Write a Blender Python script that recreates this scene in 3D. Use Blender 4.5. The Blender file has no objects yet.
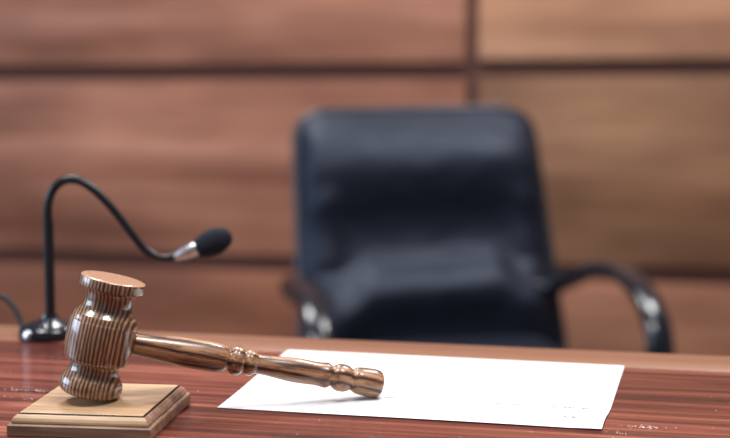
import bpy, bmesh, math, random
from mathutils import Vector, Matrix, noise

random.seed(7)
scn = bpy.context.scene
COL = scn.collection
DESK = 0.80                      # desk top above the floor


# ------------------------------------------------------------------ helpers
def link(name, me, mat=None, parent=None, smooth=True):
    o = bpy.data.objects.new(name, me)
    COL.objects.link(o)
    if mat:
        me.materials.append(mat)
    if parent:
        o.parent = parent
    if smooth:
        for p in me.polygons:
            p.use_smooth = True
    return o


def obj(name, bm, mat=None, parent=None, smooth=True, angle=None):
    bmesh.ops.recalc_face_normals(bm, faces=bm.faces)
    if angle is not None:
        for e in bm.edges:
            if len(e.link_faces) == 2 and e.calc_face_angle(0) > math.radians(angle):
                e.smooth = False
    me = bpy.data.meshes.new(name)
    bm.to_mesh(me)
    bm.free()
    return link(name, me, mat, parent, smooth)


def thing(name, label, cat, loc=(0, 0, 0), group=None):
    o = bpy.data.objects.new(name, None)
    o.empty_display_size = 0.05
    COL.objects.link(o)
    o.location = loc
    o['label'] = label
    o['category'] = cat
    if group:
        o['group'] = group
    return o


def structure(o):
    o['kind'] = 'structure'
    return o


def add_box(bm, lo, hi, bevel=0.0, seg=2):
    r = bmesh.ops.create_cube(bm, size=1.0)
    vs = r['verts']
    for v in vs:
        v.co = Vector([lo[i] + (v.co[i] + 0.5) * (hi[i] - lo[i]) for i in range(3)])
    if bevel:
        es = list({e for v in vs for e in v.link_edges})
        bmesh.ops.bevel(bm, geom=es, offset=bevel, segments=seg, profile=0.5, affect='EDGES')


def box(name, lo, hi, mat, parent=None, bevel=0.0):
    bm = bmesh.new()
    add_box(bm, lo, hi, bevel)
    return obj(name, bm, mat, parent, smooth=bevel > 0, angle=40)


def lathe(bm, prof, axis='Z', n=64, cap=True):
    """prof: (position along the axis, radius)"""
    rings = []
    for t, r in prof:
        if r < 1e-6:
            co = (0, 0, t) if axis == 'Z' else (t, 0, 0)
            rings.append([bm.verts.new(co)])
            continue
        ring = []
        for k in range(n):
            a = 2 * math.pi * k / n
            if axis == 'Z':
                ring.append(bm.verts.new((r * math.cos(a), r * math.sin(a), t)))
            else:
                ring.append(bm.verts.new((t, r * math.cos(a), r * math.sin(a))))
        rings.append(ring)
    for a, b in zip(rings, rings[1:]):
        for k in range(n):
            k2 = (k + 1) % n
            if len(a) == 1 and len(b) == 1:
                continue
            if len(a) == 1:
                bm.faces.new((a[0], b[k], b[k2]))
            elif len(b) == 1:
                bm.faces.new((a[k], b[0], a[k2]))
            else:
                bm.faces.new((a[k], b[k], b[k2], a[k2]))


def spline(pts, per=8):
    """Catmull-Rom through the points (tuples of any length)."""
    P = [tuple(p) for p in pts]
    P = [tuple(2 * a - b for a, b in zip(P[0], P[1]))] + P + [tuple(2 * a - b for a, b in zip(P[-1], P[-2]))]
    out = []
    for i in range(1, len(P) - 2):
        for k in range(per):
            t = k / per
            out.append(tuple(0.5 * (2 * b + (c - a) * t + (2 * a - 5 * b + 4 * c - d) * t * t + (3 * b - a - 3 * c + d) * t ** 3)
                             for a, b, c, d in zip(P[i - 1], P[i], P[i + 1], P[i + 2])))
    out.append(P[-2])
    return out


def sweep(bm, pts, section, up=None):
    """section(i, n) -> list of (side, lift) offsets; a closed tube with capped ends."""
    pts = [Vector(p) for p in pts]
    n = len(pts)
    rings = []
    N = None
    for i, p in enumerate(pts):
        T = (pts[min(i + 1, n - 1)] - pts[max(i - 1, 0)]).normalized()
        if up is not None:
            S = Vector(up)
            S = (S - T * S.dot(T)).normalized()
        else:
            if N is None:
                N = T.orthogonal().normalized()
            N = (N - T * N.dot(T)).normalized()
            S = N
        L = S.cross(T).normalized()
        rings.append([bm.verts.new(p + S * a + L * b) for a, b in section(i, n)])
    m = len(rings[0])
    for a, b in zip(rings, rings[1:]):
        for k in range(m):
            bm.faces.new((a[k], a[(k + 1) % m], b[(k + 1) % m], b[k]))
    bm.faces.new(rings[0][::-1])
    bm.faces.new(rings[-1])


def circle(r, m=16):
    return [(r * math.cos(2 * math.pi * k / m), r * math.sin(2 * math.pi * k / m)) for k in range(m)]


def squircle(a, b, m=24, p=3.2):
    out = []
    for k in range(m):
        t = 2 * math.pi * k / m
        c, s = math.cos(t), math.sin(t)
        out.append((a * math.copysign(abs(c) ** (2 / p), c), b * math.copysign(abs(s) ** (2 / p), s)))
    return out


def sm(a, b, x):
    t = max(0.0, min(1.0, (x - a) / (b - a)))
    return t * t * (3 - 2 * t)


# ---------------------------------------------------------------- materials
def new_mat(name):
    m = bpy.data.materials.new(name)
    m.use_nodes = True
    nt = m.node_tree
    b = nt.nodes['Principled BSDF']
    return m, nt, b


def plain(name, col, rough=0.5, metal=0.0, bump=None, spec=0.5, coat=0.0):
    m, nt, b = new_mat(name)
    b.inputs['Base Color'].default_value = (*col, 1)
    b.inputs['Roughness'].default_value = rough
    b.inputs['Metallic'].default_value = metal
    b.inputs['Specular IOR Level'].default_value = spec
    b.inputs['Coat Weight'].default_value = coat
    if bump:
        tc = nt.nodes.new('ShaderNodeTexCoord')
        nz = nt.nodes.new('ShaderNodeTexNoise')
        nz.inputs['Scale'].default_value = bump[0]
        nz.inputs['Detail'].default_value = 4
        bp = nt.nodes.new('ShaderNodeBump')
        bp.inputs['Strength'].default_value = bump[1]
        bp.inputs['Distance'].default_value = bump[2]
        nt.links.new(tc.outputs['Object'], nz.inputs['Vector'])
        nt.links.new(nz.outputs['Fac'], bp.inputs['Height'])
        nt.links.new(bp.outputs['Normal'], b.inputs['Normal'])
    return m


def ramp(nt, stops, src):
    r = nt.nodes.new('ShaderNodeValToRGB')
    e = r.color_ramp.elements
    while len(e) < len(stops):
        e.new(0.5)
    for el, (p, c) in zip(e, stops):
        el.position = p
        el.color = (*c, 1)
    nt.links.new(src, r.inputs['Fac'])
    return r.outputs['Color']


def mapped(nt, scale, loc=(0, 0, 0), rot=(0, 0, 0)):
    tc = nt.nodes.new('ShaderNodeTexCoord')
    mp = nt.nodes.new('ShaderNodeMapping')
    mp.inputs['Scale'].default_value = scale
    mp.inputs['Location'].default_value = loc
    mp.inputs['Rotation'].default_value = rot
    nt.links.new(tc.outputs['Object'], mp.inputs['Vector'])
    return mp.outputs['Vector']


def tex_noise(nt, vec, scale=1.0, detail=4, rough=0.55, dist=0.0):
    n = nt.nodes.new('ShaderNodeTexNoise')
    n.inputs['Scale'].default_value = scale
    n.inputs['Detail'].default_value = detail
    n.inputs['Roughness'].default_value = rough
    n.inputs['Distortion'].default_value = dist
    nt.links.new(vec, n.inputs['Vector'])
    return n.outputs['Fac']


def mix(nt, a, b, fac, mode='MIX'):
    m = nt.nodes.new('ShaderNodeMix')
    m.data_type = 'RGBA'
    m.blend_type = mode
    for v, k in ((fac, 0), (a, 6), (b, 7)):
        if hasattr(v, 'node'):
            nt.links.new(v, m.inputs[k])
        elif k == 0:
            m.inputs[0].default_value = v
        else:
            m.inputs[k].default_value = (*v, 1)
    return m.outputs[2]


def wood(name, scale, stops, fine_scale, fine=0.35, broad=None, rough=0.35, coat=0.0, dist=0.4,
         loc=(0, 0, 0), rot=(0, 0, 0), bump=0.0, detail=5, spec=0.5):
    """streaked grain: noise stretched along the grain, a finer streak multiplied over it."""
    m, nt, b = new_mat(name)
    v = mapped(nt, scale, loc, rot)
    col = ramp(nt, stops, tex_noise(nt, v, 1.0, detail, 0.6, dist))
    v2 = mapped(nt, fine_scale, loc, rot)
    f = tex_noise(nt, v2, 1.0, 3, 0.6)
    fc = ramp(nt, [(0.30, (0.35, 0.33, 0.32)), (0.62, (1, 1, 1))], f)
    col = mix(nt, col, fc, fine, 'MULTIPLY')
    if broad:
        v3 = mapped(nt, broad[0], loc, rot)
        bc = ramp(nt, [(0.3, broad[1]), (0.7, broad[2])], tex_noise(nt, v3, 1.0, 2, 0.5))
        col = mix(nt, col, bc, 1.0, 'MULTIPLY')
    nt.links.new(col, b.inputs['Base Color'])
    b.inputs['Roughness'].default_value = rough
    b.inputs['Coat Weight'].default_value = coat
    b.inputs['Coat Roughness'].default_value = 0.08
    b.inputs['Specular IOR Level'].default_value = spec
    if bump:
        bp = nt.nodes.new('ShaderNodeBump')
        bp.inputs['Strength'].default_value = 0.4
        bp.inputs['Distance'].default_value = bump
        nt.links.new(f, bp.inputs['Height'])
        nt.links.new(bp.outputs['Normal'], b.inputs['Normal'])
    return m


# wall veneers: red-brown on the left column, tan on the right
def veneer(name, dark, mid, light, loc):
    return wood(name, (0.55, 1, 9.0), [(0.28, dark), (0.5, mid), (0.72, light)], (2.0, 1, 70.0), fine=0.35,
                broad=((2.0, 1, 5.0), (0.62, 0.58, 0.60), (1.14, 1.14, 1.14)), rough=0.5, loc=loc, dist=0.3, spec=0.16)


V_RED_TOP = veneer('veneer_red_pale', (0.225, 0.090, 0.056), (0.315, 0.142, 0.092), (0.43, 0.215, 0.150), (3.1, 0, 1.7))
V_RED = veneer('veneer_red', (0.205, 0.080, 0.049), (0.300, 0.130, 0.081), (0.43, 0.21, 0.140), (7.3, 0, 4.2))
V_RED_LOW = veneer('veneer_red_deep', (0.17, 0.064, 0.036), (0.235, 0.094, 0.054), (0.30, 0.128, 0.076), (1.3, 0, 9.2))
V_TAN_TOP = veneer('veneer_tan_pale', (0.36, 0.175, 0.098), (0.46, 0.240, 0.140), (0.54, 0.31, 0.195), (5.3, 0, 2.2))
V_TAN = veneer('veneer_tan', (0.135, 0.064, 0.034), (0.195, 0.096, 0.052), (0.26, 0.136, 0.078), (9.9, 0, 3.1))
V_TAN_LOW = veneer('veneer_tan_deep', (0.20, 0.085, 0.05), (0.27, 0.12, 0.072), (0.32, 0.15, 0.09), (2.7, 0, 5.5))
M_GROOVE = plain('groove_backing', (0.085, 0.042, 0.034), 0.85, spec=0.1)
M_FLOOR = plain('carpet', (0.10, 0.075, 0.065), 0.95, bump=(300, 0.5, 0.004))

# the desk: glossy red-brown striped top, tan edging strip, dark panels
M_DESK = wood('desk_red_veneer', (2.2, 52.0, 1.0),
              [(0.33, (0.022, 0.007, 0.005)), (0.44, (0.095, 0.022, 0.016)), (0.54, (0.185, 0.047, 0.031)), (0.67, (0.36, 0.125, 0.082))],
              (7.0, 230.0, 1.0), fine=0.45, broad=((0.8, 9, 1), (0.72, 0.70, 0.70), (1.12, 1.1, 1.1)),
              rough=0.27, coat=0.05, dist=1.0, bump=0.0002, detail=8, spec=0.4)
M_STRIP = wood('edging_tan_wood', (1.5, 40.0, 30.0), [(0.3, (0.165, 0.066, 0.034)), (0.7, (0.24, 0.106, 0.058))],
               (6, 260, 200), fine=0.25, rough=0.38, dist=0.2)
M_DESK_SIDE = wood('desk_side_wood', (2.0, 2.0, 26.0), [(0.3, (0.10, 0.03, 0.022)), (0.7, (0.22, 0.075, 0.05))],
                   (8, 8, 180), fine=0.3, rough=0.4)


# the gavel head: striped dark and tan layers running along the head, paler end grain
def head_mat():
    m, nt, b = new_mat('gavel_striped_wood')
    tc = nt.nodes.new('ShaderNodeTexCoord')
    sep = nt.nodes.new('ShaderNodeSeparateXYZ')
    nt.links.new(tc.outputs['Object'], sep.inputs[0])
    wob = tex_noise(nt, mapped(nt, (130, 60, 16)), 1.0, 3, 0.6)
    ad = nt.nodes.new('ShaderNodeMath'); ad.operation = 'MULTIPLY_ADD'
    ad.inputs[1].default_value = 0.0038
    nt.links.new(wob, ad.inputs[0]); nt.links.new(sep.outputs['X'], ad.inputs[2])
    sk = nt.nodes.new('ShaderNodeMath'); sk.operation = 'MULTIPLY_ADD'      # layers lean a little across the depth
    sk.inputs[1].default_value = -0.40
    nt.links.new(sep.outputs['Y'], sk.inputs[0]); nt.links.new(ad.outputs[0], sk.inputs[2])
    sc = nt.nodes.new('ShaderNodeMath'); sc.operation = 'MULTIPLY'
    sc.inputs[1].default_value = 2 * math.pi / 0.0031
    nt.links.new(sk.outputs[0], sc.inputs[0])
    sn = nt.nodes.new('ShaderNodeMath'); sn.operation = 'SINE'
    nt.links.new(sc.outputs[0], sn.inputs[0])
    mr = nt.nodes.new('ShaderNodeMapRange')
    mr.inputs[1].default_value = -1; mr.inputs[2].default_value = 1
    nt.links.new(sn.outputs[0], mr.inputs[0])
    col = ramp(nt, [(0.08, (0.075, 0.032, 0.020)), (0.40, (0.15, 0.072, 0.043)), (0.66, (0.28, 0.155, 0.088)), (0.95, (0.37, 0.225, 0.128))], mr.outputs[0])
    fl = ramp(nt, [(0.34, (0.40, 0.34, 0.31)), (0.56, (1.08, 1.05, 1.0))], tex_noise(nt, mapped(nt, (560, 560, 90)), 1.0, 3, 0.65))
    col = mix(nt, col, fl, 0.75, 'MULTIPLY')
    end = ramp(nt, [(0.33, (0.25, 0.13, 0.078)), (0.6, (0.49, 0.285, 0.182))], tex_noise(nt, mapped(nt, (420, 900, 1)), 1.0, 4, 0.65))
    gt = nt.nodes.new('ShaderNodeMath'); gt.operation = 'GREATER_THAN'
    gt.inputs[1].default_value = 0.0888
    nt.links.new(sep.outputs['Z'], gt.inputs[0])
    col = mix(nt, col, end, gt.outputs[0])
    nt.links.new(col, b.inputs['Base Color'])
    b.inputs['Roughness'].default_value = 0.30
    b.inputs['Coat Weight'].default_value = 0.7
    b.inputs['Coat Roughness'].default_value = 0.10
    return m


def handle_mat():
    """long layers along the handle, cut into flames by the turned profile"""
    m, nt, b = new_mat('gavel_handle_wood')
    tc = nt.nodes.new('ShaderNodeTexCoord')
    dot = nt.nodes.new('ShaderNodeVectorMath'); dot.operation = 'DOT_PRODUCT'
    dot.inputs[1].default_value = (0.035, 0.36, 0.93)
    nt.links.new(tc.outputs['Object'], dot.inputs[0])
    wob = tex_noise(nt, mapped(nt, (16, 110, 110), (0.4, 1.3, 0.2)), 1.0, 3, 0.55)
    ad = nt.nodes.new('ShaderNodeMath'); ad.operation = 'MULTIPLY_ADD'
    ad.inputs[1].default_value = 0.0085
    nt.links.new(wob, ad.inputs[0]); nt.links.new(dot.outputs['Value'], ad.inputs[2])
    sc = nt.nodes.new('ShaderNodeMath'); sc.operation = 'MULTIPLY'
    sc.inputs[1].default_value = 2 * math.pi / 0.0078
    nt.links.new(ad.outputs[0], sc.inputs[0])
    sn = nt.nodes.new('ShaderNodeMath'); sn.operation = 'SINE'
    nt.links.new(sc.outputs[0], sn.inputs[0])
    mr = nt.nodes.new('ShaderNodeMapRange')
    mr.inputs[1].default_value = -1; mr.inputs[2].default_value = 1
    nt.links.new(sn.outputs[0], mr.inputs[0])
    col = ramp(nt, [(0.03, (0.055, 0.022, 0.014)), (0.13, (0.17, 0.075, 0.040)), (0.40, (0.32, 0.160, 0.084)), (0.9, (0.45, 0.250, 0.138))], mr.outputs[0])
    fl = ramp(nt, [(0.40, (0.30, 0.22, 0.18)), (0.53, (1.05, 1.03, 1.0))], tex_noise(nt, mapped(nt, (38, 480, 480)), 1.0, 4, 0.65))
    col = mix(nt, col, fl, 0.85, 'MULTIPLY')
    nt.links.new(col, b.inputs['Base Color'])
    b.inputs['Roughness'].default_value = 0.34
    b.inputs['Coat Weight'].default_value = 0.25
    b.inputs['Coat Roughness'].default_value = 0.16
    return m


M_HEAD = head_mat()
M_HANDLE = handle_mat()
M_BLOCK_TOP = wood('block_pale_oak', (7, 70, 70), [(0.32, (0.22, 0.118, 0.058)), (0.46, (0.38, 0.230, 0.122)), (0.68, (0.52, 0.335, 0.195))],
                   (40, 900, 900), fine=0.28, rough=0.42, dist=0.8)
M_BLOCK_LOW = wood('block_brown_oak', (9, 60, 160), [(0.30, (0.115, 0.062, 0.038)), (0.5, (0.22, 0.130, 0.080)), (0.7, (0.34, 0.22, 0.14))],
                   (60, 500, 900), fine=0.35, rough=0.40, dist=0.8)

M_BLOCK_END = wood('block_end_grain', (90, 90, 160), [(0.32, (0.12, 0.055, 0.036)), (0.5, (0.26, 0.135, 0.085)), (0.7, (0.42, 0.25, 0.165))],
                   (500, 500, 500), fine=0.4, rough=0.45, dist=0.5)
M_BLOCK_GROOVE = plain('block_groove_dark', (0.055, 0.026, 0.016), 0.5)  # dark brown, only on the faces of the upper tier's edge groove

M_PAPER = plain('white_paper', (0.69, 0.69, 0.705), 0.85, spec=0.2)
M_PRINT = plain('faint_grey_print', (0.12, 0.12, 0.14), 0.9, spec=0.1)
M_BLACK = plain('black_metal', (0.007, 0.008, 0.012), 0.34, spec=0.3)
M_FOAM = plain('black_foam', (0.010, 0.012, 0.019), 0.9, bump=(900, 0.8, 0.001), spec=0.2)
M_STEEL = plain('brushed_steel', (0.62, 0.64, 0.66), 0.28, 1.0)
M_RUBBER = plain('black_rubber', (0.010, 0.008, 0.009), 0.6, spec=0.25)
M_LEATHER = plain('black_leather', (0.0075, 0.0090, 0.0155), 0.50, bump=(260, 0.25, 0.0006), spec=0.26)
M_LEATHER.node_tree.nodes['Principled BSDF'].inputs['Specular Tint'].default_value = (0.66, 0.76, 1.0, 1)
M_PIPING = plain('black_piping', (0.010, 0.013, 0.022), 0.30, spec=0.5)
M_PLASTIC = plain('black_plastic', (0.007, 0.008, 0.013), 0.20, spec=0.5)
M_DUST = plain('pale_dust', (0.75, 0.72, 0.70), 0.8)


# ------------------------------------------------------------------ setting
WY = 3.8
ZS = [0.02, DESK - 0.3376, DESK + 0.2170, DESK + 0.7804, DESK + 1.3394, 2.75]
XS = [-2.90, -0.623, 1.654]
wall = structure(box('wall_back', (-3.6, WY + 0.002, 0.0), (2.4, WY + 0.12, 2.75), M_GROOVE))
GH, GV = 0.023, 0.017
mats = [[V_RED_LOW, V_RED, V_RED_TOP, V_RED, V_RED_LOW], [V_TAN_LOW, V_TAN, V_TAN_TOP, V_TAN, V_TAN_TOP]]
for ci in range(2):
    for ri in range(5):
        structure(box('wood_panel', (XS[ci] + GV, WY - 0.020, ZS[ri] + GH - (0.007 if ci == 0 and ri == 2 else 0)), (XS[ci + 1] - GV, WY + 0.004, ZS[ri + 1] - GH - (0.007 if ci == 0 and ri == 1 else 0)),
                      mats[ci][ri], wall, bevel=0.003))
structure(box('floor', (-3.6, -0.6, -0.06), (2.4, WY + 0.12, 0.0), M_FLOOR))

# --------------------------------------------------------------------- desk
DX0, DX1, DY0, DY1, DY2 = -1.75, 0.95, 0.50, 1.2028, 1.2668
desk = thing('desk', 'long glossy red-brown wooden desk with a paler tan strip along its far edge', 'desk', ((DX0 + DX1) / 2, 0.88, 0))


def part_box(name, lo, hi, mat, parent, bevel=0.0):
    o = Vector(parent.location)
    return box(name, tuple(Vector(lo) - o), tuple(Vector(hi) - o), mat, parent, bevel)


part_box('tabletop', (DX0, DY0, DESK - 0.038), (DX1, DY1 - 0.0008, DESK), M_DESK, desk, 0.0004)
e = part_box('edging_strip', (DX0, DY1 + 0.0008, DESK - 0.038), (DX1, DY2, DESK), M_STRIP, desk, 0.0006)
e['label'] = 'pale tan wooden edging strip'
part_box('front_panel', (DX0 + 0.04, DY0 + 0.06, 0.04), (DX1 - 0.04, DY0 + 0.084, DESK - 0.038), M_DESK_SIDE, desk, 0.001)
for x in (DX0 + 0.02, DX1 - 0.05):
    part_box('side_panel', (x, DY0 + 0.03, 0.0), (x + 0.03, DY2 - 0.03, DESK - 0.038), M_DESK_SIDE, desk, 0.001)

# -------------------------------------------------------------- sound block
BX, BY, BR, BS = -0.4384, 0.9517, 0.0964, 0.1073
block = thing('sound_block', 'square pale wooden sounding block with stepped edges under the gavel head', 'sound block', (BX, BY, DESK))
block.rotation_euler.z = BR


def tiers(prof):
    """square rings (z, half side) joined into one solid with mitred corners"""
    bm = bmesh.new()
    rings = []
    for z, h in prof:
        rings.append([bm.verts.new((sx * h, sy * h, z)) for sx, sy in ((-1, -1), (1, -1), (1, 1), (-1, 1))])
    for a, b in zip(rings, rings[1:]):
        for k in range(4):
            bm.faces.new((a[k], a[(k + 1) % 4], b[(k + 1) % 4], b[k]))
    bm.faces.new(rings[0][::-1])
    bm.faces.new(rings[-1])
    return bm


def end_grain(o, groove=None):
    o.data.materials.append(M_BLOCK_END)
    o.data.materials.append(M_BLOCK_GROOVE)
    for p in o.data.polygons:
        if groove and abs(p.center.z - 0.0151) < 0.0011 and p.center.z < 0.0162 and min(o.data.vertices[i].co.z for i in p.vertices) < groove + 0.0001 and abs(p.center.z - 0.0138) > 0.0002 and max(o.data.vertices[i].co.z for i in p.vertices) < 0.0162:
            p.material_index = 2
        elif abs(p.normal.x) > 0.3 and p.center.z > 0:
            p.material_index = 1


h = BS / 2
o = obj('lower_tier', tiers([(0.0, h - 0.0008), (0.0008, h), (0.0080, h), (0.0089, h - 0.0009), (0.0089, h - 0.0030)]), M_BLOCK_LOW, block, smooth=False)
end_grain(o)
o = obj('upper_tier', tiers([(0.0089, h - 0.0030), (0.0098, h - 0.0024), (0.0112, h - 0.0026), (0.0130, h - 0.0036), (0.0146, h - 0.0052), (0.0152, h - 0.0062),
                             (0.0141, h - 0.0064), (0.0141, h - 0.0072), (0.0161, h - 0.0073), (0.0164, h - 0.0077)]), M_BLOCK_TOP, block, smooth=False)
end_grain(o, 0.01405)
o['label'] = 'pale oak top with a moulded edge'

# -------------------------------------------------------------------- gavel
PH, TH, RO = 0.5290, 0.2350, 0.0266
X0 = Vector((-0.4366, 0.9490, DESK + 0.06285))
B = Vector((math.cos(PH) * math.cos(TH), math.sin(PH) * math.cos(TH), -math.sin(TH)))
A0 = Vector((math.cos(PH) * math.sin(TH), math.sin(PH) * math.sin(TH), math.cos(TH)))
A = (math.cos(RO) * A0 + math.sin(RO) * B.cross(A0)).normalized()
Yv = A.cross(B)
HB = 0.0433
gavel = thing('gavel', 'striped wooden gavel with turned handle leaning from its block onto the white paper', 'gavel')
M4 = Matrix((B, Yv, A)).transposed().to_4x4()
M4.translation = X0 - HB * A
gavel.matrix_world = M4

hp = [(.0463, .0232), (.0457, .0241), (.0444, .0245), (.0400, .0245), (.0384, .0240), (.0375, .0214), (.0345, .0191), (.0300, .0177),
      (.0262, .0177), (.0228, .0190), (.0200, .0212), (.0178, .0232), (.0140, .0247), (.0122, .0254), (.0060, .0259), (-.0010, .0259), (-.0070, .0255),
      (-.0120, .0249), (-.0158, .0240), (-.0178, .0222), (-.0184, .0194), (-.0205, .0184), (-.0245, .0187), (-.0280, .0206),
      (-.0310, .0226), (-.0345, .0237), (-.0380, .0235), (-.0410, .0221), (-.0426, .0203), (-.0433, .0180)]
hs = spline(hp, 4)
bm = bmesh.new()
lathe(bm, [(HB + .0463, 0.0), (HB + .0463, .010), (HB + .0463, .020)] + [(HB + z, r) for z, r in hs] + [(0, .009), (0, 0)], 'Z', 80)
obj('gavel_head', bm, M_HEAD, gavel, angle=50)

kp = [(.020, .0076), (.0266, .0079), (.040, .0088), (.055, .0100), (.0694, .0109), (.082, .0110), (.090, .0105), (.0955, .0092), (.0978, .0076),
      (.0990, .0072), (.1000, .0082), (.1025, .0101), (.1050, .0107), (.1078, .0103), (.1100, .0088), (.1110, .0075), (.1122, .0083), (.1145, .0094),
      (.1172, .0094), (.1195, .0084), (.1210, .0075), (.1240, .0073), (.1320, .0076), (.1420, .0085), (.1520, .0092), (.1620, .0091), (.1700, .0088), (.1750, .0092),
      (.1782, .0096), (.1805, .0090), (.1825, .0077), (.1838, .0076), (.1855, .0089), (.1885, .0101), (.1920, .0104), (.1955, .0099), (.1982, .0086),
      (.1996, .0078), (.2010, .0083), (.2030, .0095), (.2060, .0102), (.2110, .0106), (.2170, .0108), (.2210, .0104), (.2238, .0092), (.2250, .0072), (.2255, .004)]
bm = bmesh.new()
lathe(bm, [(.015, 0)] + [(t_, r_ * 1.055) for t_, r_ in spline(kp, 3)] + [(.2258, 0)], 'X', 48)
for v in bm.verts:
    v.co.z += HB
obj('handle', bm, M_HANDLE, gavel, angle=60)

# -------------------------------------------------------------------- paper
PX, PY = -0.2150, 1.1034
paper = thing('paper_sheet', 'nearly blank white sheet of paper on the red-brown desk under the gavel handle end', 'paper', (PX, PY, DESK))
paper.rotation_euler.z = -0.012


def paper_z(x, y):
    u, v = x / 0.1485, y / 0.105
    z = 0.0004
    z += 0.0006 * sm(0.45, 1.0, -v) * (0.5 + 0.5 * math.sin(2.4 * u + 0.6)) * sm(-1.0, -0.4, u)
    z += 0.0006 * sm(0.80, 1.0, u) * sm(0.3, 0.9, -v)             # lifted front corner at the right
    return z


bm = bmesh.new()
NX, NY = 74, 52
top = [[None] * (NY + 1) for _ in range(NX + 1)]
bot = [[None] * (NY + 1) for _ in range(NX + 1)]
for i in range(NX + 1):
    for j in range(NY + 1):
        x = -0.1485 + 0.297 * i / NX
        y = -0.105 + 0.210 * j / NY
        z = paper_z(x, y)
        xx = x - 0.0016 * sm(0.75, 1.0, x / 0.1485) * sm(0.40, 0.75, -y / 0.105) - 0.008 * sm(0.2, 1.0, -x / 0.1485) * sm(-1, 1, y / 0.105)
        top[i][j] = bm.verts.new((xx, y, z + 0.00012))
        bot[i][j] = bm.verts.new((xx, y, z))
for i in range(NX):
    for j in range(NY):
        bm.faces.new((top[i][j], top[i + 1][j], top[i + 1][j + 1], top[i][j + 1]))
        bm.faces.new((bot[i][j], bot[i][j + 1], bot[i + 1][j + 1], bot[i + 1][j]))
for i in range(NX):
    bm.faces.new((top[i][0], bot[i][0], bot[i + 1][0], top[i + 1][0]))
    bm.faces.new((top[i][NY], top[i + 1][NY], bot[i + 1][NY], bot[i][NY]))
for j in range(NY):
    bm.faces.new((top[0][j], top[0][j + 1], bot[0][j + 1], bot[0][j]))
    bm.faces.new((top[NX][j], bot[NX][j], bot[NX][j + 1], top[NX][j + 1]))
obj('sheet', bm, M_PAPER, paper, angle=60)


def strokes(segs):
    bm = bmesh.new()
    for x0, x1, y, w in segs:
        a = [bm.verts.new((x, yy, paper_z(x, yy) + 0.00030)) for x, yy in ((x0, y - w), (x1, y - w), (x1, y + w), (x0, y + w))]
        bm.faces.new(a)
    return bm


segs = []
for x0, x1, w_ in ((-0.0285, -0.0195, .0006), (-0.0125, 0.0005, .0006), (0.0100, 0.0165, .0005), (0.0245, 0.0420, .0007), (0.0580, 0.0870, .0009),
                   (0.0995, 0.1060, .0008), (0.1125, 0.1225, .0008), (0.1265, 0.1315, .0012)):
    x = x0
    while x < x1:                                                # each run of print is a row of short dashes
        ln = min(x1, x + random.uniform(0.0016, 0.0034))
        segs.append((x, ln, -0.0465 + random.uniform(-.0003, .0003), w_ * 1.3))
        x = ln + 0.0006
p = obj('printed_line', strokes(segs), M_PRINT, paper, smooth=False)
p['label'] = 'faint grey dotted line'
segs = []
for k, (dx, l_) in enumerate(((0.1165, .0010), (0.1180, .0024), (0.1225, .0010), (0.1236, .0024))):
    for q in range(4):
        segs.append((dx + (0 if k % 2 == 0 else 0), dx + l_, -0.0760 + q * 0.0014 * (1 if k % 2 == 0 else 0), 0.0007))
p = obj('printed_mark', strokes(segs), M_PRINT, paper, smooth=False)
p['label'] = 'two tiny faint grey characters'

# --------------------------------------------------------------- microphone
# measured in the plane of the stand: s along the neck's lean, t up from the desk
MX, MY = -0.6165, 1.2255
mic = thing('desk_microphone', 'black gooseneck desk microphone on a round base at the far edge behind the gavel', 'microphone', (MX, MY, DESK))
SD = Vector((0.9715, 0.2370, 0.0))           # direction in which the neck bends
K = 1.352 / 1397.2                            # metres per pixel at the stand


def mp(u, v):
    """offsets in the stand's own plane from the foot of the post"""
    s = (u - 48.3) * K
    s += (336.5 - v) * 0.016 * K
    return SD * s + Vector((0, 0, (336.5 - v) * K))


bm = bmesh.new()
lathe(bm, [(0.0, 0), (0.0, .0300), (.0012, .0305), (.0075, .0300), (.0110, .0278), (.0140, .0215), (.0165, .0130), (.0185, .0082), (.0225, .0070), (.0230, .0045), (.0230, 0)], 'Z', 56)
base = obj('base', bm, M_PLASTIC, mic, angle=50)
bm = bmesh.new()
lathe(bm, [(0, 0), (0, .0044), (.0022, .0044), (.0030, .0036), (.0032, 0)], 'Z', 28)
btn = obj('button', bm, M_STEEL, base, angle=50)
btn.location = (-0.0095, -0.0284, 0.0066)
btn.rotation_euler = Vector((-0.346, -0.855, 0.386)).to_track_quat('Z', 'Y').to_euler()
btn['label'] = 'shiny metal button'
bm = bmesh.new()
post = [(0, 0, 0.018)] + [tuple(mp(48.1 - 1.6 * t, 336.5)[:2]) + ((mp(0, 330 - 112 * t)).z,) for t in (0.1, 0.4, 0.7, 1.0)]
post = [tuple(SD * 0.016 * p_[2]) [:2] + (p_[2],) for p_ in post]
sweep(bm, post, lambda i, n: circle(0.0049, 20))
obj('post', bm, M_BLACK, mic, angle=50)
neck = [(48.2, 222), (48.0, 208), (50, 196), (56, 185), (67, 178.5), (80, 179.5), (93, 187.5), (106, 200), (118, 214.5), (130, 231), (141, 245), (152, 254), (164, 258), (176, 255.5)]
npts = spline([tuple(mp(u, v)) for u, v in neck], 16)
bm = bmesh.new()
sweep(bm, npts, lambda i, n: circle((0.0042 - 0.0006 * i / n) * (1 + (0.05 if i % 2 else 0)), 18))
obj('gooseneck', bm, M_BLACK, mic)
ax0, ax1 = mp(174, 257), mp(231, 234.5)
axd = (ax1 - ax0).normalized()
qt = axd.to_track_quat('Z', 'Y')
bm = bmesh.new()
lathe(bm, [(0, 0), (0, .0038), (.004, .0046), (.0085, .0062), (.016, .0072), (.0270, .0078), (.0285, .0074), (.0285, 0)], 'Z', 32)
c = obj('collar', bm, M_STEEL, mic, angle=50)
c.location = ax0
c.rotation_euler = qt.to_euler()
c['label'] = 'silver metal collar'
bm = bmesh.new()
fl = (ax1 - ax0).length
prof = []
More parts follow.
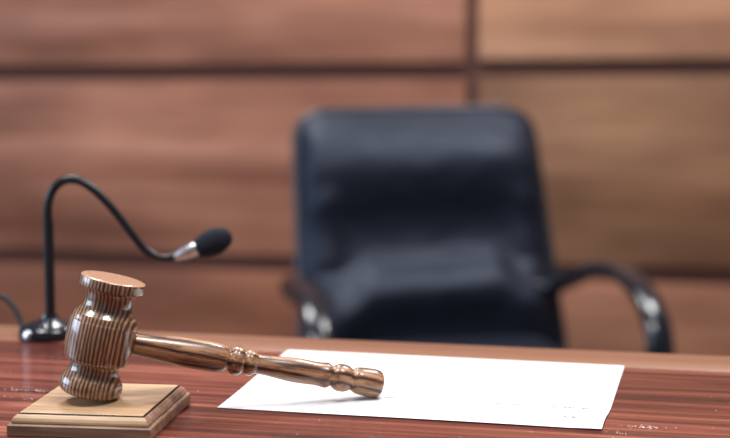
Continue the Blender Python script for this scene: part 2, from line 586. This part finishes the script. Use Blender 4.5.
for k in range(21):
    t = k / 20
    zz = 0.0235 + (fl - 0.0235) * t
    r = 0.0126 * (0.68 + 0.32 * math.sin(math.pi / 2 * min(1.0, t / 0.48)) if t < 0.52 else math.sqrt(max(0.0, 1 - ((t - 0.52) / 0.48) ** 2)))
    prof.append((zz, r))
lathe(bm, [(0.0235, 0)] + prof[:-1] + [(fl, 0)], 'Z', 32)
f = obj('foam_windscreen', bm, M_FOAM, mic, angle=70)
f.location = ax0
f.rotation_euler = qt.to_euler()
f['label'] = 'black foam windscreen'
bm = bmesh.new()
cp = [(-0.027, 0.004, 0.006), (-0.033, 0.006, 0.008), (-0.038, 0.010, 0.015), (-0.046, 0.014, 0.025), (-0.060, 0.018, 0.034), (-0.080, 0.020, 0.032),
      (-0.105, 0.016, 0.016), (-0.125, 0.006, 0.0055), (-0.160, -0.004, 0.0034), (-0.21, 0.000, 0.0034), (-0.28, 0.008, 0.0034), (-0.36, 0.0, 0.0034)]
sweep(bm, spline(cp, 8), lambda i, n: circle(0.0028, 12))
obj('cable', bm, M_RUBBER, mic)

# -------------------------------------------------------------------- chair
chair = thing('office_chair', 'black leather office chair with looped armrests standing behind the desk', 'chair', (-0.446, 2.56, 0))
CA = math.radians(24.6)
chair.rotation_euler = (0, 0, CA)

ZB, ZT = 0.40, 0.974


def back_bulge(u, v):
    """how far the padding stands out, u across, v up"""
    up = 0.050 * sm(0.50, 0.77, v) * (1 - 0.95 * sm(0.77, 1.02, v))
    c = 0.462 + 0.018 * u - 0.07 * sm(0.45, 0.75, abs(u))        # pinched seam above the lumbar pad
    lum = 0.0
    if v < c:
        t = (c - v)
        lum = 0.012 * sm(0.0, 0.02, t) + 0.048 * sm(0.0, 0.17, t) * (1 - 0.9 * sm(0.16, 0.36, t))
    lum *= 1 - 0.4 * sm(0.70, 0.95, abs(u))
    side = 0.018 * math.exp(-((abs(u) - 0.80) / 0.13) ** 2) * sm(0.25, 0.45, v) * (1 - sm(0.62, 0.72, v))
    wr = 0.003 * noise.noise(Vector((u * 2.2, v * 6, 3.1))) + 0.0022 * noise.noise(Vector((u * 5, v * 13, 8.1)))
    return up + lum + side + wr


def half_w(z):
    w = 0.281 - 0.022 * (z - ZB) / (ZT - ZB)
    r = 0.062
    if z > ZT - r:
        d = (z - (ZT - r)) / r
        w = w - r + r * math.sqrt(max(0.0, 1 - d * d))
    if z < ZB + r:
        d = (ZB + r - z) / r
        w = w - r + r * math.sqrt(max(0.0, 1 - d * d))
    return w


REC = math.radians(19)


def lean(x, y, z):
    """recline the back about its foot"""
    dz = z - ZB
    return (x + 0.015 - 0.006 * dz / (ZT - ZB), 0.235 + y * math.cos(REC) + dz * math.sin(REC), ZB + dz * math.cos(REC) - y * math.sin(REC))


bm = bmesh.new()
NU, NV = 64, 90
us = [math.sin(math.pi / 2 * (2 * i / NU - 1)) * 0.5 + (2 * i / NU - 1) * 0.5 for i in range(NU + 1)]
vs = [0.5 - 0.5 * math.cos(math.pi * j / NV) for j in range(NV + 1)]
vs = [0.55 * a + 0.45 * j / NV for j, a in enumerate(vs)]
fr, bk = [], []
for v in vs:
    z = ZB + (ZT - ZB) * v
    w = half_w(z)
    rf, rb = [], []
    for u in us:
        ed = math.sqrt(max(0.0, 1 - abs(u) ** 8)) * math.sqrt(max(0.0, 1 - abs(2 * v - 1) ** 16))
        rf.append(bm.verts.new(lean(u * w, -ed * (0.022 + back_bulge(u, v)) - 0.0005, z)))
        rb.append(bm.verts.new(lean(u * w, ed * 0.035 + 0.0005, z)))
    fr.append(rf)
    bk.append(rb)
for j in range(NV):
    for i in range(NU):
        bm.faces.new((fr[j][i], fr[j][i + 1], fr[j + 1][i + 1], fr[j + 1][i]))
        bm.faces.new((bk[j][i], bk[j + 1][i], bk[j + 1][i + 1], bk[j][i + 1]))
for i in range(NU):
    bm.faces.new((fr[0][i], bk[0][i], bk[0][i + 1], fr[0][i + 1]))
    bm.faces.new((fr[NV][i], fr[NV][i + 1], bk[NV][i + 1], bk[NV][i]))
for j in range(NV):
    bm.faces.new((fr[j][0], fr[j + 1][0], bk[j + 1][0], bk[j][0]))
    bm.faces.new((fr[j][NU], bk[j][NU], bk[j + 1][NU], fr[j + 1][NU]))
backrest = obj('backrest', bm, M_LEATHER, chair)
# piping round the outline
zs = [ZB + 0.03 + (ZT - 0.002 - ZB - 0.03) * k / 40 for k in range(40)]
loop = [lean(-half_w(z), -0.004, z) for z in zs]
loop += [lean(-half_w(ZT) + 2 * half_w(ZT) * k / 20, -0.004, ZT) for k in range(21)]
loop += [lean(half_w(z), -0.004, z) for z in reversed(zs)]
bm = bmesh.new()
sweep(bm, loop, lambda i, n: circle(0.0075, 12))
obj('piping', bm, M_PIPING, backrest)

bm = bmesh.new()
add_box(bm, (-0.245, -0.27, 0.395), (0.245, 0.235, 0.485), 0.038, 5)
obj('seat', bm, M_LEATHER, chair)
for s in (-1, 1):
    arm = [(0.215, 0.262, 0.575), (0.258, 0.235, 0.592), (0.281, 0.180, 0.617), (0.288, 0.100, 0.644), (0.292, 0.010, 0.661), (0.293, -0.080, 0.660),
           (0.293, -0.165, 0.638), (0.292, -0.222, 0.598), (0.291, -0.243, 0.545), (0.290, -0.225, 0.490), (0.282, -0.160, 0.430), (0.262, -0.060, 0.402), (0.225, 0.02, 0.398)]
    bm = bmesh.new()
    sweep(bm, spline([(s * (a + 0.010), b_, c_ - 0.012) for a, b_, c_ in arm], 8), lambda i, n: squircle(0.025, 0.015, 24, 2.6), up=(1, 0, 0))
    obj('armrest', bm, M_PLASTIC, chair)
bm = bmesh.new()
lathe(bm, [(0.085, 0), (0.085, .030), (.22, .030), (.225, .018), (.375, .018), (.375, 0)], 'Z', 24)
obj('gas_lift', bm, M_PLASTIC, chair, angle=50)
bm = bmesh.new()
add_box(bm, (-0.11, -0.12, 0.365), (0.11, 0.14, 0.397), 0.006, 2)
obj('seat_mechanism', bm, M_PLASTIC, chair, angle=50)
bm = bmesh.new()
lathe(bm, [(0.062, 0), (0.062, .045), (.105, .042), (.112, .034), (.112, 0)], 'Z', 24)
for k in range(5):
    a = 2 * math.pi * k / 5 + 0.3
    pts = [(0.03 * math.cos(a), 0.03 * math.sin(a), 0.088), (0.16 * math.cos(a), 0.16 * math.sin(a), 0.082), (0.305 * math.cos(a), 0.305 * math.sin(a), 0.066)]
    sweep(bm, spline(pts, 4), lambda i, n: squircle(0.024 - 0.009 * i / n, 0.018 - 0.008 * i / n, 12, 3), up=(-math.sin(a), math.cos(a), 0))
obj('star_base', bm, M_PLASTIC, chair, angle=50)
for k in range(5):
    a = 2 * math.pi * k / 5 + 0.3
    bm = bmesh.new()
    for off in (-0.016, 0.006):
        lathe(bm, [(off, 0), (off, .022), (off + .002, .025), (off + .008, .025), (off + .010, .022), (off + .010, 0)], 'X', 24)
    add_box(bm, (-0.006, -0.006, 0.0), (0.006, 0.006, 0.036), 0.001, 1)
    w = obj('caster', bm, M_PLASTIC, chair, angle=50)
    w.location = (0.30 * math.cos(a), 0.30 * math.sin(a), 0.025)
    w.rotation_euler.z = a + 0.7

# ------------------------------------------------- pale specks on the desk
bm = bmesh.new()


def specks(cx, cy, sx, sy, n):
    for _ in range(n):
        x, y = random.gauss(cx, sx), random.gauss(cy, sy)
        r, rr = random.uniform(0.0002, 0.0007), random.uniform(0.0002, 0.0005)
        vs_ = [bm.verts.new((x + r * math.cos(q), y + rr * math.sin(q), DESK + 0.00006)) for q in [k * math.pi / 3 for k in range(6)]]
        bm.faces.new(vs_)


specks(-0.5505, 1.0222, 0.0030, 0.0015, 14)
specks(-0.5300, 1.0230, 0.0050, 0.0012, 34)
specks(-0.5268, 0.9990, 0.0080, 0.0030, 9)
specks(-0.0400, 1.0138, 0.0085, 0.0022, 60)
specks(-0.0560, 0.9935, 0.0030, 0.0020, 10)
for _ in range(70):
    specks(random.uniform(-0.6, 0.05), random.uniform(0.93, 1.19), 0.004, 0.003, 1)
d = obj('dust', bm, M_DUST, smooth=False)
d['label'] = 'scattered pale dust specks on the glossy red-brown desk top'
d['category'] = 'dust'
d['kind'] = 'stuff'

# ------------------------------------------------------------------- lights


def area(name, loc, target, sx, sy, power, col):
    l = bpy.data.lights.new(name, 'AREA')
    l.shape = 'RECTANGLE'
    l.size, l.size_y = sx, sy
    l.energy = power
    l.color = col
    o = bpy.data.objects.new(name, l)
    COL.objects.link(o)
    o.location = loc
    o.rotation_euler = (Vector(target) - Vector(loc)).to_track_quat('-Z', 'Y').to_euler()
    return o


WARM = (1.0, 0.98, 0.97)
for x in (-1.25, 0.35):
    area('ceiling_lamp', (x, 0.75, 2.95), (x, 0.75, 0), 0.6, 0.6, 46, WARM)
    area('ceiling_lamp', (x, 2.75, 2.95), (x, 2.75, 0), 0.6, 0.6, 52, WARM)
area('window_daylight', (-3.3, 0.4, 1.75), (-0.4, 1.3, 0.9), 1.9, 1.4, 80, (0.62, 0.77, 1.0))

w = bpy.data.worlds.new('room_light')
scn.world = w
w.use_nodes = True
w.node_tree.nodes['Background'].inputs[0].default_value = (0.93, 0.95, 1.0, 1)
w.node_tree.nodes['Background'].inputs[1].default_value = 0.17

# ------------------------------------------------------------------- camera
F_PX = 1397.2261
PIT, YAW, ROLL = 0.1223, 0.2403, -0.0087
cd = bpy.data.cameras.new('camera')
cam = bpy.data.objects.new('camera', cd)
COL.objects.link(cam)
cyw, syw, cpt, spt = math.cos(YAW), math.sin(YAW), math.cos(PIT), math.sin(PIT)
Fv = Vector((-syw * cpt, cyw * cpt, -spt))
R0 = Vector((cyw, syw, 0))
U0 = R0.cross(Fv)
Rv = math.cos(ROLL) * R0 + math.sin(ROLL) * U0
Uv = -math.sin(ROLL) * R0 + math.cos(ROLL) * U0
m = Matrix((Rv, Uv, -Fv)).transposed().to_4x4()
m.translation = (0, 0, DESK + 0.2769)
cam.matrix_world = m
cd.sensor_fit = 'HORIZONTAL'
cd.sensor_width = 36
cd.lens = F_PX / 730 * 36
cd.clip_start = 0.02
cd.dof.use_dof = True
cd.dof.focus_distance = 1.05
cd.dof.aperture_fstop = cd.lens / 18.5
scn.camera = cam

scn.cycles.use_denoising = True
scn.view_settings.view_transform = 'Standard'
scn.view_settings.look = 'None'
scn.view_settings.exposure = 0.08
scn.view_settings.gamma = 1.0
scn.view_settings.use_curve_mapping = False
